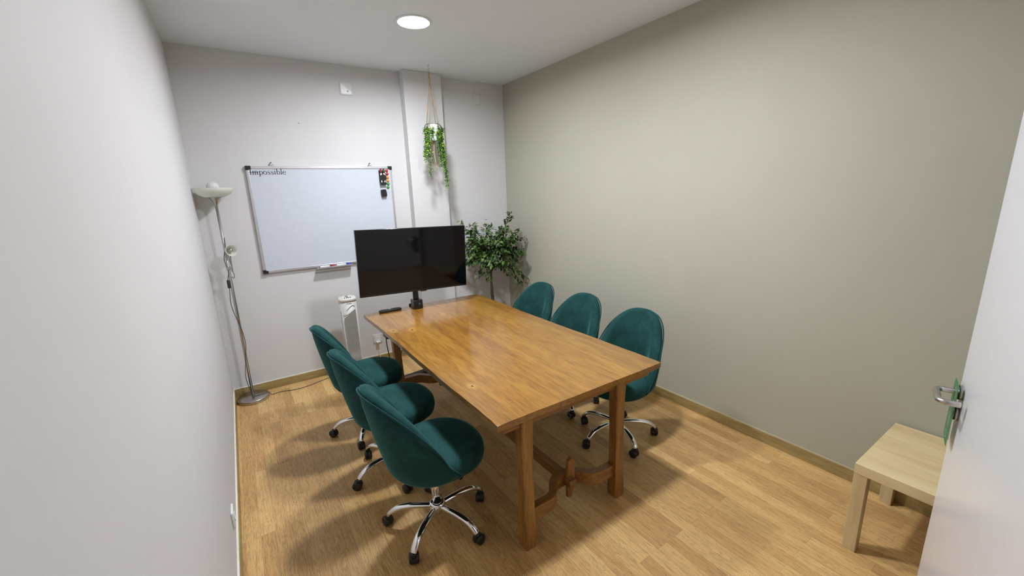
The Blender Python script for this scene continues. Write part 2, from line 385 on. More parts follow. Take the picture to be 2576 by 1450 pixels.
# ---------------------------------------------------------------- meeting table
TX0, TX1, TY0, TY1, TZ = 0.777, 1.840, 1.325, 3.413, 0.752
def table():
    t = thing('meeting_table', 'long amber varnished wooden table with a wavy edged top', 'table', (0, 0, 0))
    rnd = random.Random(4)
    def wob(a, s): return 0.0035*math.sin(a*4.2+s)+0.0012*math.sin(a*13+2*s)+0.0006*math.sin(a*41+s*3)
    out = []
    N = 70
    for i in range(N): y = TY0 + (TY1-TY0)*i/N; out.append((TX1-0.003+wob(y, 1.0), y))
    for i in range(34): x = TX1 - (TX1-TX0)*i/34; out.append((x, TY1+0.5*wob(x, 2.0)))
    for i in range(N): y = TY1 - (TY1-TY0)*i/N; out.append((TX0+0.003+wob(y, 3.0), y))
    for i in range(34): x = TX0 + (TX1-TX0)*i/34; out.append((x, TY0+0.8*wob(x, 4.0)))
    mb = MB(); mb.prism(out, TZ-0.030, TZ, 'table', bevel=0.003); mb.build('tabletop', t)
    LEGS = [(0.963, 1.400), (1.574, 1.392), (0.963, 3.200), (1.574, 3.200)]
    for (x, y) in LEGS:
        mb = MB(); hs = [(0.0, 0.033, 0.034), (0.04, 0.034, 0.035), (0.25, 0.030, 0.031), (0.45, 0.029, 0.031), (0.62, 0.031, 0.033), (TZ-0.0305, 0.036, 0.036)]
        vs, fs = [], []; ch = 0.006
        ox = -0.012 if x < 1.2 else -0.02
        for z, a, b in hs:
            k = z/0.72; cx, cy = x + ox*k, y - 0.012*k*(1 if y < 2 else -1)
            for px, py in ((-a+ch, -b), (a-ch, -b), (a, -b+ch), (a, b-ch), (a-ch, b), (-a+ch, b), (-a, b-ch), (-a, -b+ch)): vs.append((cx+px, cy+py, z))
        for i in range(len(hs)-1):
            for q in range(8): fs.append((i*8+q, i*8+(q+1) % 8, (i+1)*8+(q+1) % 8, (i+1)*8+q))
        fs.append(tuple(reversed(range(8)))); fs.append(tuple((len(hs)-1)*8+q for q in range(8)))
        mb.faces(vs, fs, 'leg'); mb.build('leg', t)
    for y0, y1 in ((1.365, 1.395), (3.185, 3.215)):
        MB().box((0.83, y0, TZ-0.078), (1.79, y1, TZ-0.0305), 'brace', 0.003).build('batten', t)
    for x0 in (0.935, 1.560):
        MB().box((x0, 1.43, TZ-0.095), (x0+0.028, 3.16, TZ-0.0305), 'rail', 0.003).build('long_rail', t)
    for y, sgn in ((1.400, 1), (3.200, -1)):
        # bowed stretcher: straight shoulders at the legs, ogee in to the centre
        prof = [(0.990, 0.0), (1.085, 0.0), (1.12, 0.006), (1.15, 0.030), (1.178, 0.066), (1.21, 0.092), (1.25, 0.100), (1.2685, 0.100),
                (1.287, 0.100), (1.327, 0.092), (1.359, 0.066), (1.387, 0.030), (1.417, 0.006), (1.452, 0.0), (1.547, 0.0)]
        P = bez([(x, y+sgn*d, 0) for x, d in prof], 5)
        hw = 0.020; L = []; R_ = []
        for i, p in enumerate(P):
            d = (P[min(i+1, len(P)-1)]-P[max(i-1, 0)]).normalized(); nrm = Vector((-d.y, d.x, 0))
            L.append((p.x+nrm.x*hw, p.y+nrm.y*hw)); R_.append((p.x-nrm.x*hw, p.y-nrm.y*hw))
        vs = []; fs = []; n = len(P)
        for (a, b) in zip(L, R_): vs += [(a[0], a[1], 0.135), (a[0], a[1], 0.205), (b[0], b[1], 0.205), (b[0], b[1], 0.135)]
        for i in range(n-1):
            for q in range(4): fs.append((i*4+q, i*4+(q+1) % 4, i*4+4+(q+1) % 4, i*4+4+q))
        fs += [(3, 2, 1, 0), tuple((n-1)*4+q for q in range(4))]
        mb = MB(); mb.faces(vs, fs, 'brace'); mb.build('bowed_stretcher', t)
        yc = y + sgn*0.100
        # wedge (tusk) driven down through the tenon that sticks out of the stretcher
        yt = yc - sgn*0.035
        wd = [(-0.020, 0.075), (0.008, 0.068), (0.022, 0.140), (0.026, 0.235), (0.024, 0.290), (0.004, 0.305), (-0.018, 0.297), (-0.024, 0.200)]
        mt = Matrix(((1, 0, 0, 1.295), (0, 0, 1, yt), (0, 1, 0, 0), (0, 0, 0, 1)))
        MB().prism(wd, -0.011, 0.011, 'leg', mat=mt, bevel=0.003).build('wedge', t)
        MB().box((1.262, min(yc-sgn*0.075, yc), 0.150), (1.310, max(yc-sgn*0.075, yc), 0.192), 'brace', 0.006).build('tenon', t)
    MB().box((1.268, 1.505, 0.140), (1.306, 3.095, 0.200), 'rail', 0.003).build('centre_stretcher', t)
    return t
table()

# ---------------------------------------------------------------- office chairs
def chair_parts(t, star, ring):
    R0, lean, KX, KY = 0.226, 0.20, 0.93, 1.085
    def off(z): return -lean*(z-0.45)
    def rim(th):
        a = abs(th)
        if a <= PI/2: return 0.500 + 0.358*(1-min(1, math.sin(a))**2.7)**(1/2.7)
        return 0.500 - 0.32*(a-PI/2)
    TH, N = math.radians(105), 56
    verts, faces = [], []; P = None; rimpts = []
    for i in range(N+1):
        th = -TH + 2*TH*i/N; zr = max(rim(th), 0.418)
        c, s_ = math.cos(th), math.sin(th)
        thick = 0.058 if zr > 0.5 else 0.058*max(0.45, (zr-0.36)/0.14)
        prof = [(0.06, 0.372), (0.13, 0.374), (0.180, 0.382), (0.208, 0.396)]
        hgt = max(zr-0.43, 0.001)
        for k in range(7):
            f = k/6; z = 0.418*(1-f) + (zr-0.012)*f if zr > 0.435 else 0.405+0.013*f
            bulge = 0.006*math.sin(PI*min(1, max(0, f)))
            prof.append((R0-0.004*(1-f)**2 + bulge - (0.004 if f > 0.95 else 0), z))
        zt = prof[-1][1]
        for a in (0.30, 0.55, 0.8, 1.0):        # rounded rim
            an = a*PI
            prof.append((R0-0.003-thick/2 + thick/2*math.cos(an), zt + min(0.022, 0.4*hgt+0.004)*math.sin(an)))
        ri = R0-0.003-thick
        for k in range(1, 5):
            f = k/4; z = zt*(1-f) + 0.42*f
            prof.append((ri - 0.012*math.sin(PI*f*0.9), min(z, zt)))
        prof.append((0.10, 0.405)); P = len(prof)
        for r, z in prof:
            verts.append((off(max(z, 0.42)) - 0.028 - r*c*KX, r*s_*KY, z))
        rimpts.append((off(zt) - 0.028 - (R0+0.002)*c*KX, (R0+0.002)*s_*KY, zt+0.004))
    for i in range(N):
        for k in range(P): faces.append((i*P+k, i*P+(k+1) % P, (i+1)*P+(k+1) % P, (i+1)*P+k))
    faces.append(tuple(range(P))); faces.append(tuple(N*P+k for k in reversed(range(P))))
    mb = MB(); mb.faces(verts, faces, 'velvet', True); mb.build('backrest', t)
    MB().tube(rimpts, 0.0042, 'velvet', n=8).build('piping', t)
    mb = MB()
    prof = [(0.70, 0.383), (0.90, 0.386), (0.975, 0.402), (1.0, 0.430), (0.985, 0.455), (0.93, 0.474), (0.80, 0.486), (0.5, 0.493), (0.2, 0.495), (0.0, 0.495)]
    n = 48; vs, fs = [], []
    for i in range(n):
        a = 2*PI*i/n; e = 2.25
        cx = math.copysign(abs(math.cos(a))**(2/e), math.cos(a)); cy = math.copysign(abs(math.sin(a))**(2/e), math.sin(a))
        for r, z in prof:
            vs.append((0.030 + 0.222*r*cx, 0.240*r*cy, z + (0.006*(r*cx)**2 if z > 0.45 else 0)))
    for i in range(n):
        j = (i+1) % n
        for k in range(len(prof)-1): fs.append((i*len(prof)+k, j*len(prof)+k, j*len(prof)+k+1, i*len(prof)+k+1))
    fs.append(tuple(i*len(prof) for i in reversed(range(n))))
    mb.faces(vs, fs, 'velvet', True); mb.build('seat', t)
    mb = MB(); mb.box((-0.09, -0.075, 0.345), (0.11, 0.075, 0.384), 'black', 0.012); mb.build('tilt_mechanism', t)
    MB().tube([(0.05, -0.07, 0.355), (0.055, -0.14, 0.352), (0.058, -0.175, 0.350)], [0.005, 0.005, 0.012], 'black').build('height_lever', t)
    MB().lathe([(0.0255, 0.128), (0.0255, 0.300), (0.019, 0.302), (0.019, 0.350)], 'chrome', n=28).build('gas_column', t)
    MB().lathe([(0.018, 0.058), (0.021, 0.062), (0.021, 0.085), (0.036, 0.090), (0.041, 0.100), (0.041, 0.128), (0.036, 0.137), (0.026, 0.138)], 'chrome', n=28).build('hub', t)
    for k in range(5):
        a = star + k*2*PI/5; ca, sa = math.cos(a), math.sin(a)
        pts = bez([(0.030, 0, 0.112), (0.10, 0, 0.116), (0.165, 0, 0.114), (0.215, 0, 0.103), (0.250, 0, 0.080), (0.262, 0, 0.066)], 5)
        nn = len(pts); rr = []; sy = []
        for i in range(nn):
            f = i/(nn-1); rr.append(0.0155+0.003*math.sin(PI*f)); sy.append(0.80 - 0.15*f)
        W = [Vector((p.x*ca, p.x*sa, p.z)) for p in pts]
        lg = MB().tube(W, rr, 'chrome', n=14, sy=sy).build('leg', t)
        sw = a + [0.9, -0.7, 2.4, 0.5, -1.6][k]               # castors point their own ways
        mb = MB(); px, py = 0.262*ca, 0.262*sa
        d = Vector((math.cos(sw), math.sin(sw), 0)); sd = Vector((-d.y, d.x, 0)); ctr = Vector((px, py, 0.0275)) - d*0.012
        ax = Matrix((sd, d, Vector((0, 0, 1)))).transposed() @ Matrix.Rotation(PI/2, 3, 'Y')
        for sg in (-1, 1):
            o = ctr + sd*(0.0125*sg)
            mb.lathe([(0.0, -0.0105), (0.020, -0.0105), (0.0262, -0.007), (0.0275, 0.0), (0.0262, 0.007), (0.020, 0.0105), (0.0, 0.0105)], 'black', o, 22, ax)
            if ring: mb.lathe([(0.0165, -0.0112), (0.0195, -0.0112), (0.0195, 0.0112), (0.0165, 0.0112)], 'alu', o, 22, ax, close=True)
        mb.lathe([(0.0, -0.0075), (0.0245, -0.0075), (0.0245, 0.0075), (0.0, 0.0075)], 'black', ctr, 18, ax)
        mb.lathe([(0.013, 0.040), (0.015, 0.058), (0.013, 0.066)], 'black', (px, py, 0), 16)
        mb.build('castor', lg)
def chair(x, y, rz, star, label, ring=False):
    t = thing('office_chair', label, 'chair', (x, y, 0), rz, 'green velvet office chairs')
    chair_parts(t, star-rz, ring); return t
R = math.radians
chair(0.662, 1.787, R(3), R(4), 'green velvet swivel chair at the near end of the left row')
chair(0.641, 2.362, R(2), R(48), 'green velvet swivel chair in the middle of the left row')
chair(0.634, 2.925, R(0), R(22.6), 'green velvet swivel chair at the far end of left row, beside the tower fan')
chair(2.010, 1.782, R(187), R(33.6), 'green velvet swivel chair at the near right corner of the table')
chair(2.030, 2.367, R(187), R(27.3), 'green velvet swivel chair in the middle of the row by the sage wall', True)
chair(2.030, 2.945, R(186), R(40), 'green velvet swivel chair at far end of right row, before the leafy tree')

# ---------------------------------------------------------------- television on its clamp stand
def television():
    t = thing('television', 'black flat television on a pole clamped to the far table end', 'television', (0, 0, 0))
    Wd, Hd = 0.918, 0.533
    mt = Matrix.Translation((1.206, 3.275, 1.174)) @ Matrix.Rotation(R(-3.07), 4, 'Z') @ Matrix.Rotation(R(0.64), 4, 'X') @ Matrix.Rotation(R(1.55), 4, 'Y')
    MB().box((-Wd/2, 0, -Hd/2), (Wd/2, 0.028, Hd/2), 'gloss', 0.003, 2, mt).build('screen_housing', t)
    MB().box((-Wd/2+0.007, -0.0012, -Hd/2+0.016), (Wd/2-0.007, 0.001, Hd/2-0.007), 'screen', 0, 1, mt).build('display', t)
    MB().box((-0.30, 0.026, -0.22), (0.30, 0.048, 0.10), 'black', 0.008, 2, mt).build('rear_cover', t)
    MB().box((0.035, -0.001, -Hd/2-0.007), (0.085, 0.02, -Hd/2+0.001), 'gloss', 0.002, 2, mt).build('sensor_bar', t)
    MB().box((1.150, 3.318, 1.10), (1.260, 3.336, 1.21), 'black', 0.003).build('mount_plate', t)
    MB().box((1.183, 3.326, 0.80), (1.228, 3.350, 1.22), 'black', 0.004).build('pole', t)
    mb = MB(); mb.box((1.163, 3.275, TZ), (1.242, 3.360, TZ+0.078), 'gloss', 0.006, 3)
    mb.build('clamp_block', t)
    MB().lathe([(0.0, 0), (0.017, 0), (0.019, 0.003), (0.017, 0.006), (0.0, 0.007)], 'black', (1.212, 3.275, TZ+0.036), 24, Matrix.Rotation(PI/2, 3, 'X')).build('clamp_knob', t)
    MB().box((1.17, 3.30, TZ-0.075), (1.235, 3.43, TZ-0.060), 'black', 0.003).build('clamp_jaw', t)
    MB().box((1.17, 3.417, TZ-0.075), (1.235, 3.43, TZ+0.02), 'black', 0.003).build('clamp_back', t)
television()
def remote():
    t = thing('remote_control', 'black remote control lying near the far left corner of the table', 'remote control', (0.985, 3.368, TZ), R(-2))
    mb = MB(); mb.box((-0.093, -0.021, 0.001), (0.093, 0.021, 0.020), 'black', 0.008, 3); mb.build('body', t)
    rnd = random.Random(2)
    for i in range(9):
        for j in range(3):
            if (i in (4,)): continue
            x = -0.07+i*0.0165; y = -0.012+j*0.012
            MB().lathe([(0.0042, 0.0195), (0.0042, 0.0215), (0.003, 0.0222), (0, 0.0222)], 'rubber', (x, y, 0), 10).build('key', t)
    MB().lathe([(0.008, 0.0195), (0.008, 0.0215), (0.006, 0.0224), (0, 0.0224)], 'alu', (-0.004, 0, 0), 16).build('round_pad', t)['label'] = 'pale round navigation pad'
remote()

# ---------------------------------------------------------------- whiteboard and what sits on it
BX0, BX1, BZ0, BZ1, BY = 0.155, 1.377, 1.074, 1.980, YB-0.018
class Glyphs:
    def __init__(s): s.mb = MB()
    def stroke(s, pts, wd, f):
        n = len(pts); wd = wd if isinstance(wd, (list, tuple)) else [wd]*n; v = []
        for i, p in enumerate(pts):
            a, b = pts[max(i-1, 0)], pts[min(i+1, n-1)]
            dx, dy = b[0]-a[0], b[1]-a[1]; L = math.hypot(dx, dy) or 1
            nx, ny = -dy/L*wd[i]/2, dx/L*wd[i]/2
            v += [f(p[0]+nx, p[1]+ny), f(p[0]-nx, p[1]-ny)]
        s.mb.faces(v, [(2*i, 2*i+1, 2*i+3, 2*i+2) for i in range(n-1)], 'ink')
    def rect(s, x0, y0, x1, y1, f): s.mb.faces([f(x0, y0), f(x1, y0), f(x1, y1), f(x0, y1)], [(0, 1, 2, 3)], 'ink')
def arc(cx, cy, rx, ry, a0, a1, thin, thick, n=22, tilt=0.0):
    pts, w_ = [], []
    for i in range(n+1):
        a = math.radians(a0+(a1-a0)*i/n); pts.append((cx+rx*math.cos(a), cy+ry*math.sin(a)))
        w_.append(thin+(thick-thin)*abs(math.cos(a+tilt))**1.6)
    return pts, w_
def impossible(parent):
    g = Glyphs(); em = 0.0670; x0, z0, yy = 0.176, 1.9125, BY-0.0216+0.016
    yy = BY - 0.0046
    X = [0.0]
    def f(u, v): return (x0+(X[0]+u)*em, yy, z0+v*em)
    st, hair, xh, cap, asc = 0.086, 0.034, 0.42, 0.66, 0.70
    def stem(u, v0, v1, foot=True, head=None):
        g.rect(u-st/2, v0, u+st/2, v1, f)
        if foot: g.rect(u-0.10, v0, u+0.10, v0+hair, f)
        if head == 'flag': g.stroke([(u-0.095, v1-0.065), (u-0.03, v1-0.03), (u+st/2, v1)], [0.015, 0.05, 0.03], f)
    # I
    stem(0.14, 0, cap); g.rect(0.03, cap-hair, 0.25, cap, f); X[0] += 0.28
    # m
    for u in (0.12, 0.36, 0.60): stem(u, 0, xh-(0.0 if u == 0.12 else 0.07), True, 'flag' if u == 0.12 else None)
    for u in (0.12, 0.36):
        p, w_ = arc(u+0.125, xh-0.11, 0.115, 0.105, 170, 0, 0.04, 0.075); g.stroke(p, w_, f)
    X[0] += 0.72
    # p
    stem(0.12, -0.22, xh, True, 'flag'); p, w_ = arc(0.265, 0.205, 0.155, 0.205, 140, -140, 0.038, 0.086); g.stroke(p, w_, f); X[0] += 0.49
    # o
    p, w_ = arc(0.22, 0.205, 0.175, 0.205, 0, 360, 0.038, 0.086, 32, 0.25); g.stroke(p, w_, f); X[0] += 0.46
    for k in range(2):
        pts = [(0.30, 0.32), (0.27, 0.385), (0.18, 0.405), (0.09, 0.37), (0.075, 0.30), (0.13, 0.245), (0.22, 0.195), (0.295, 0.14), (0.30, 0.07), (0.23, 0.01), (0.13, 0.0), (0.07, 0.035), (0.05, 0.11)]
        q = [(v.x, v.y) for v in bez([(a, b, 0) for a, b in pts], 4)]
        w_ = [0.032+0.055*math.exp(-((i/len(q)-0.5)/0.2)**2) for i in range(len(q))]; g.stroke(q, w_, f)
        g.rect(0.285, 0.28, 0.305, 0.40, f); g.rect(0.045, 0.01, 0.065, 0.13, f); X[0] += 0.37
    # i
    stem(0.12, 0, xh, True, 'flag'); p, w_ = arc(0.11, 0.60, 0.022, 0.022, 0, 360, 0.05, 0.05, 12); g.stroke(p, w_, f); X[0] += 0.24
    # b
    g.rect(0.12-st/2, 0.03, 0.12+st/2, asc, f); g.stroke([(0.025, asc-0.06), (0.09, asc-0.03), (0.12+st/2, asc)], [0.015, 0.05, 0.03], f)
    p, w_ = arc(0.265, 0.205, 0.16, 0.205, 140, -150, 0.038, 0.086); g.stroke(p, w_, f); X[0] += 0.48
    stem(0.12, 0, asc, True, 'flag'); X[0] += 0.25
    # e
    p, w_ = arc(0.21, 0.205, 0.165, 0.205, 8, 330, 0.04, 0.084, 28, 0.2); g.stroke(p, w_, f); g.rect(0.06, 0.215, 0.375, 0.215+hair, f)
    X[0] = 0.0; g.rect(0.0, 0.225, 0.97, 0.275, f)
    return g.mb.build('lettering', parent)
def whiteboard():
    t = thing('whiteboard', 'large wall whiteboard reading Impossible with the Im struck through', 'whiteboard', (0, 0, 0))
    MB().box((BX0+0.008, BY-0.004, BZ0+0.008), (BX1-0.008, YB-0.004, BZ1-0.008), 'board').build('writing_surface', t)
    fw = 0.021; y0, y1 = BY-0.009, YB-0.002
    for nm, lo, hi in (('frame', (BX0, y0, BZ1-fw), (BX1, y1, BZ1)), ('frame', (BX0, y0, BZ0), (BX1, y1, BZ0+fw)),
                       ('frame', (BX0, y0, BZ0+fw), (BX0+fw, y1, BZ1-fw)), ('frame', (BX1-fw, y0, BZ0+fw), (BX1, y1, BZ1-fw))):
        MB().box(lo, hi, 'alu', 0.003).build(nm, t)
    for cx, sx in ((BX0, 1), (BX1, -1)):
        for cz, sz in ((BZ0, 1), (BZ1, -1)):
            L = [(0, 0), (0.040, 0), (0.040, 0.024), (0.024, 0.024), (0.024, 0.034), (0, 0.034)]
            mt = Matrix(((sx, 0, 0, cx-sx*0.003), (0, 0, 1, 0), (0, sz, 0, cz-sz*0.003), (0, 0, 0, 1)))
            MB().prism(L, y0-0.003, y1, 'black', mat=mt, bevel=0.002).build('corner_cap', t)['label'] = 'black plastic corner cap'
    impossible(t)
    for hx in (0.345, 1.172):
        mb = MB(); yy = BY+0.004
        mb.tube([(hx-0.018, yy, BZ1+0.006), (hx, yy, BZ1+0.034), (hx+0.020, yy, BZ1+0.014), (hx-0.018, yy, BZ1+0.006)], 0.0016, 'rubber', n=6)
        mb.tube([(hx, yy-0.012, BZ1+0.030), (hx, YB+0.002, BZ1+0.030)], [0.004, 0.003], 'rubber', n=8)
        mb.build('hanger', t)
    mb = MB(); mb.box((0.583, BY-0.060, 1.066), (0.896, BY-0.006, 1.070), 'alu', 0.001); mb.box((0.583, BY-0.062, 1.066), (0.896, BY-0.058, 1.076), 'alu', 0.001)
    mb.build('pen_tray', t)
whiteboard()
def marker(loc, rot, cap, label, group=None, name='marker_pen', length=0.135):
    t = thing(name, label, 'marker pen', loc, 0, group); t.rotation_euler = rot
    MB().lathe([(0.0, 0.0), (0.0072, 0.0), (0.0082, 0.003), (0.0082, 0.085), (0.0, 0.085)], 'white', n=16).build('barrel', t)
    MB().lathe([(0.0088, 0.085), (0.0088, 0.128), (0.0072, length-0.003), (0.0, length)], cap, n=16).build('cap', t)
    MB().lathe([(0.0, -0.005), (0.0070, -0.005), (0.0074, 0.0), (0.0, 0.0005)], cap, n=16).build('end_plug', t)
    return t
marker((0.606, BY-0.036, 1.0795), (0, R(90), 0), 'capred', 'white marker with a red cap lying in the whiteboard pen tray', 'pens on the tray')
marker((0.753, BY-0.030, 1.0795), (0, R(90), 0), 'blue', 'white marker with a blue cap lying in the whiteboard pen tray', 'pens on the tray', length=0.137)
yb0 = BY-0.004
hold = thing('pen_holder', 'black magnetic pen holder near the top right of the whiteboard', 'pen holder', (1.277, yb0, 1.880))
mb = MB(); mb.box((-0.030, -0.014, -0.072), (0.030, 0, 0.066), 'black', 0.003); mb.build('back_plate', hold)
MB().prism([(-0.030, -0.025), (-0.012, -0.030), (0.0, -0.046), (0.012, -0.030), (0.030, -0.025), (0.030, 0.014), (0.013, 0.020), (0.0, 0.034), (-0.013, 0.020), (-0.030, 0.014)], -0.037, -0.031, 'black',
           mat=Matrix(((1, 0, 0, 0), (0, 0, 1, 0), (0, 1, 0, 0), (0, 0, 0, 1)))).build('front_band', hold)
MB().box((-0.030, -0.036, -0.072), (0.030, -0.012, -0.050), 'black', 0.003).build('foot', hold)
marker((1.2635, yb0-0.0235, 1.832), (0, 0, 0), 'capred', 'white marker with a dull red cap standing in the black pen holder', 'pens in the holder', length=0.118)
marker((1.2905, yb0-0.0235, 1.832), (0, 0, 0), 'capgreen', 'white marker with a dark green cap standing in the black pen holder', 'pens in the holder', length=0.120)
er = MB()
out = [(-0.026, -0.034), (-0.012, -0.032), (0.0, -0.034), (0.014, -0.031), (0.024, -0.034), (0.026, -0.01), (0.024, 0.01), (0.022, 0.032), (0.008, 0.034), (-0.006, 0.031), (-0.024, 0.032), (-0.023, 0.010), (-0.026, -0.012)]
er.prism(out, -0.030, 0.0, 'black', mat=Matrix.Translation((1.275, yb0, 1.730)) @ Matrix.Rotation(R(-4), 4, 'Y') @ Matrix(((1, 0, 0, 0), (0, 0, 1, 0), (0, 1, 0, 0), (0, 0, 0, 1))), bevel=0.004)
tag(er.build('board_eraser'), 'small black eraser stuck on the whiteboard below the pen holder', 'eraser')
for (x, z, m, lab) in ((1.327, 1.942, 'red', 'red round magnet, topmost of the whiteboard column'), (1.328, 1.911, 'red', 'red round magnet just below the topmost red one'),
                       (1.329, 1.879, 'orange', 'upper of the two orange magnets on the whiteboard'), (1.330, 1.848, 'orange', 'lower of the two orange magnets on the whiteboard'),
                       (1.331, 1.816, 'green', 'upper of the two green magnets on the whiteboard'), (1.325, 1.784, 'green', 'lower of the two green magnets, last in the column')):
    mb = MB(); mb.lathe([(0.0135, 0.0), (0.0145, 0.003), (0.0135, 0.008), (0.009, 0.0115), (0.0, 0.013)], m, (x, yb0, z), 20, Matrix.Rotation(PI/2, 3, 'X'))
    tag(mb.build('magnet'), lab, 'magnet', 'round magnets on the whiteboard')

# ---------------------------------------------------------------- floor lamp
def floor_lamp():
    X, Y = -0.088, 4.055
    t = thing('floor_lamp', 'tall brushed steel floor lamp with a frosted glass bowl in the corner', 'floor lamp', (X, Y, 0))
    MB().lathe([(0.0, 0.001), (0.122, 0.001), (0.124, 0.004), (0.124, 0.026), (0.121, 0.030), (0.0, 0.031)], 'steel', n=56).build('base', t)
    MB().lathe([(0.011, 0.030), (0.011, 1.05), (0.0095, 1.055), (0.0095, 1.672)], 'steel', n=20).build('pole', t)
    MB().lathe([(0.0095, 1.665), (0.011, 1.680), (0.019, 1.700), (0.034, 1.722), (0.050, 1.739), (0.0, 1.739)], 'steel', n=32).build('cone_holder', t)
    MB().lathe([(0.045, 1.740), (0.070, 1.744), (0.100, 1.760), (0.122, 1.783), (0.134, 1.806), (0.137, 1.806), (0.125, 1.780), (0.102, 1.756), (0.071, 1.740), (0.045, 1.736)], 'frost', n=56, close=True).build('bowl_shade', t)
    mb = MB(); prof = [(0.014, 1.745), (0.016, 1.765)] + [(0.044*math.sin(a), 1.812-0.044*math.cos(a)) for a in [0.5+i*(PI-0.5)/12 for i in range(13)]]
    mb.lathe(prof, 'bulb', n=28); mb.build('bulb', t)
    # reading arm
    jz = 1.170
    MB().box((-0.016, -0.018, jz-0.012), (0.030, 0.012, jz+0.012), 'steel', 0.003).build('arm_clamp', t)
    arm = MB().tube(bez([(0.022, -0.012, jz-0.03), (0.024, -0.014, jz+0.03), (0.026, -0.02, jz+0.09), (0.032, -0.035, jz+0.125)], 5), 0.006, 'steel', n=10).build('reading_arm', t)
    d = Vector((0.42, -0.86, -0.05)).normalized(); q = d.to_track_quat('Z', 'Y').to_matrix()
    c0 = Vector((0.030, -0.030, jz+0.150))
    MB().lathe([(0.012, -0.018), (0.022, -0.012), (0.036, 0.010), (0.045, 0.040), (0.047, 0.040), (0.039, 0.008), (0.024, -0.015), (0.012, -0.021)], 'frost', c0, 36, q, close=True).build('reading_shade', arm)
    MB().lathe([(0.010, -0.02), (0.012, 0.0), (0.016, 0.012), (0.012, 0.026), (0.0, 0.030)], 'steel', c0, 20, q).build('reading_bulb', arm)
    MB().box((-0.030, -0.010, 1.005), (-0.010, 0.010, 1.075), 'rubber', 0.006).build('switch', t)
    cab = bez([(0.010, -0.010, 1.42), (0.006, -0.012, 1.34), (-0.016, -0.010, 1.26), (-0.012, -0.012, 1.19), (-0.004, -0.012, 1.14), (-0.018, -0.004, 1.08), (-0.020, 0, 1.0), (-0.030, -0.004, 0.88), (-0.018, -0.012, 0.78),
               (0.010, -0.016, 0.64), (0.018, -0.014, 0.52), (0.004, -0.016, 0.42), (-0.010, -0.014, 0.34), (-0.026, -0.010, 0.22), (-0.014, -0.012, 0.10), (0.004, -0.018, 0.040), (0.05, -0.02, 0.0345), (0.118, -0.012, 0.035),
               (0.14, -0.010, 0.006), (0.22, 0.0, 0.004), (0.33, -0.035, 0.004), (0.45, -0.02, 0.004), (0.62, 0.04, 0.004), (0.76, 0.085, 0.004), (0.90, 0.11, 0.004)], 8)
    MB().tube(cab, 0.0025, 'cable', n=8).build('power_cable', t)
    MB().tube(bez([(0.012, -0.010, 1.30), (0.016, -0.012, 1.24), (0.022, -0.010, 1.17), (0.030, -0.012, 1.11), (0.022, -0.012, 1.085), (0.012, -0.010, 1.10)], 6), 0.0022, 'cable', n=8).build('arm_cable', t)
floor_lamp()

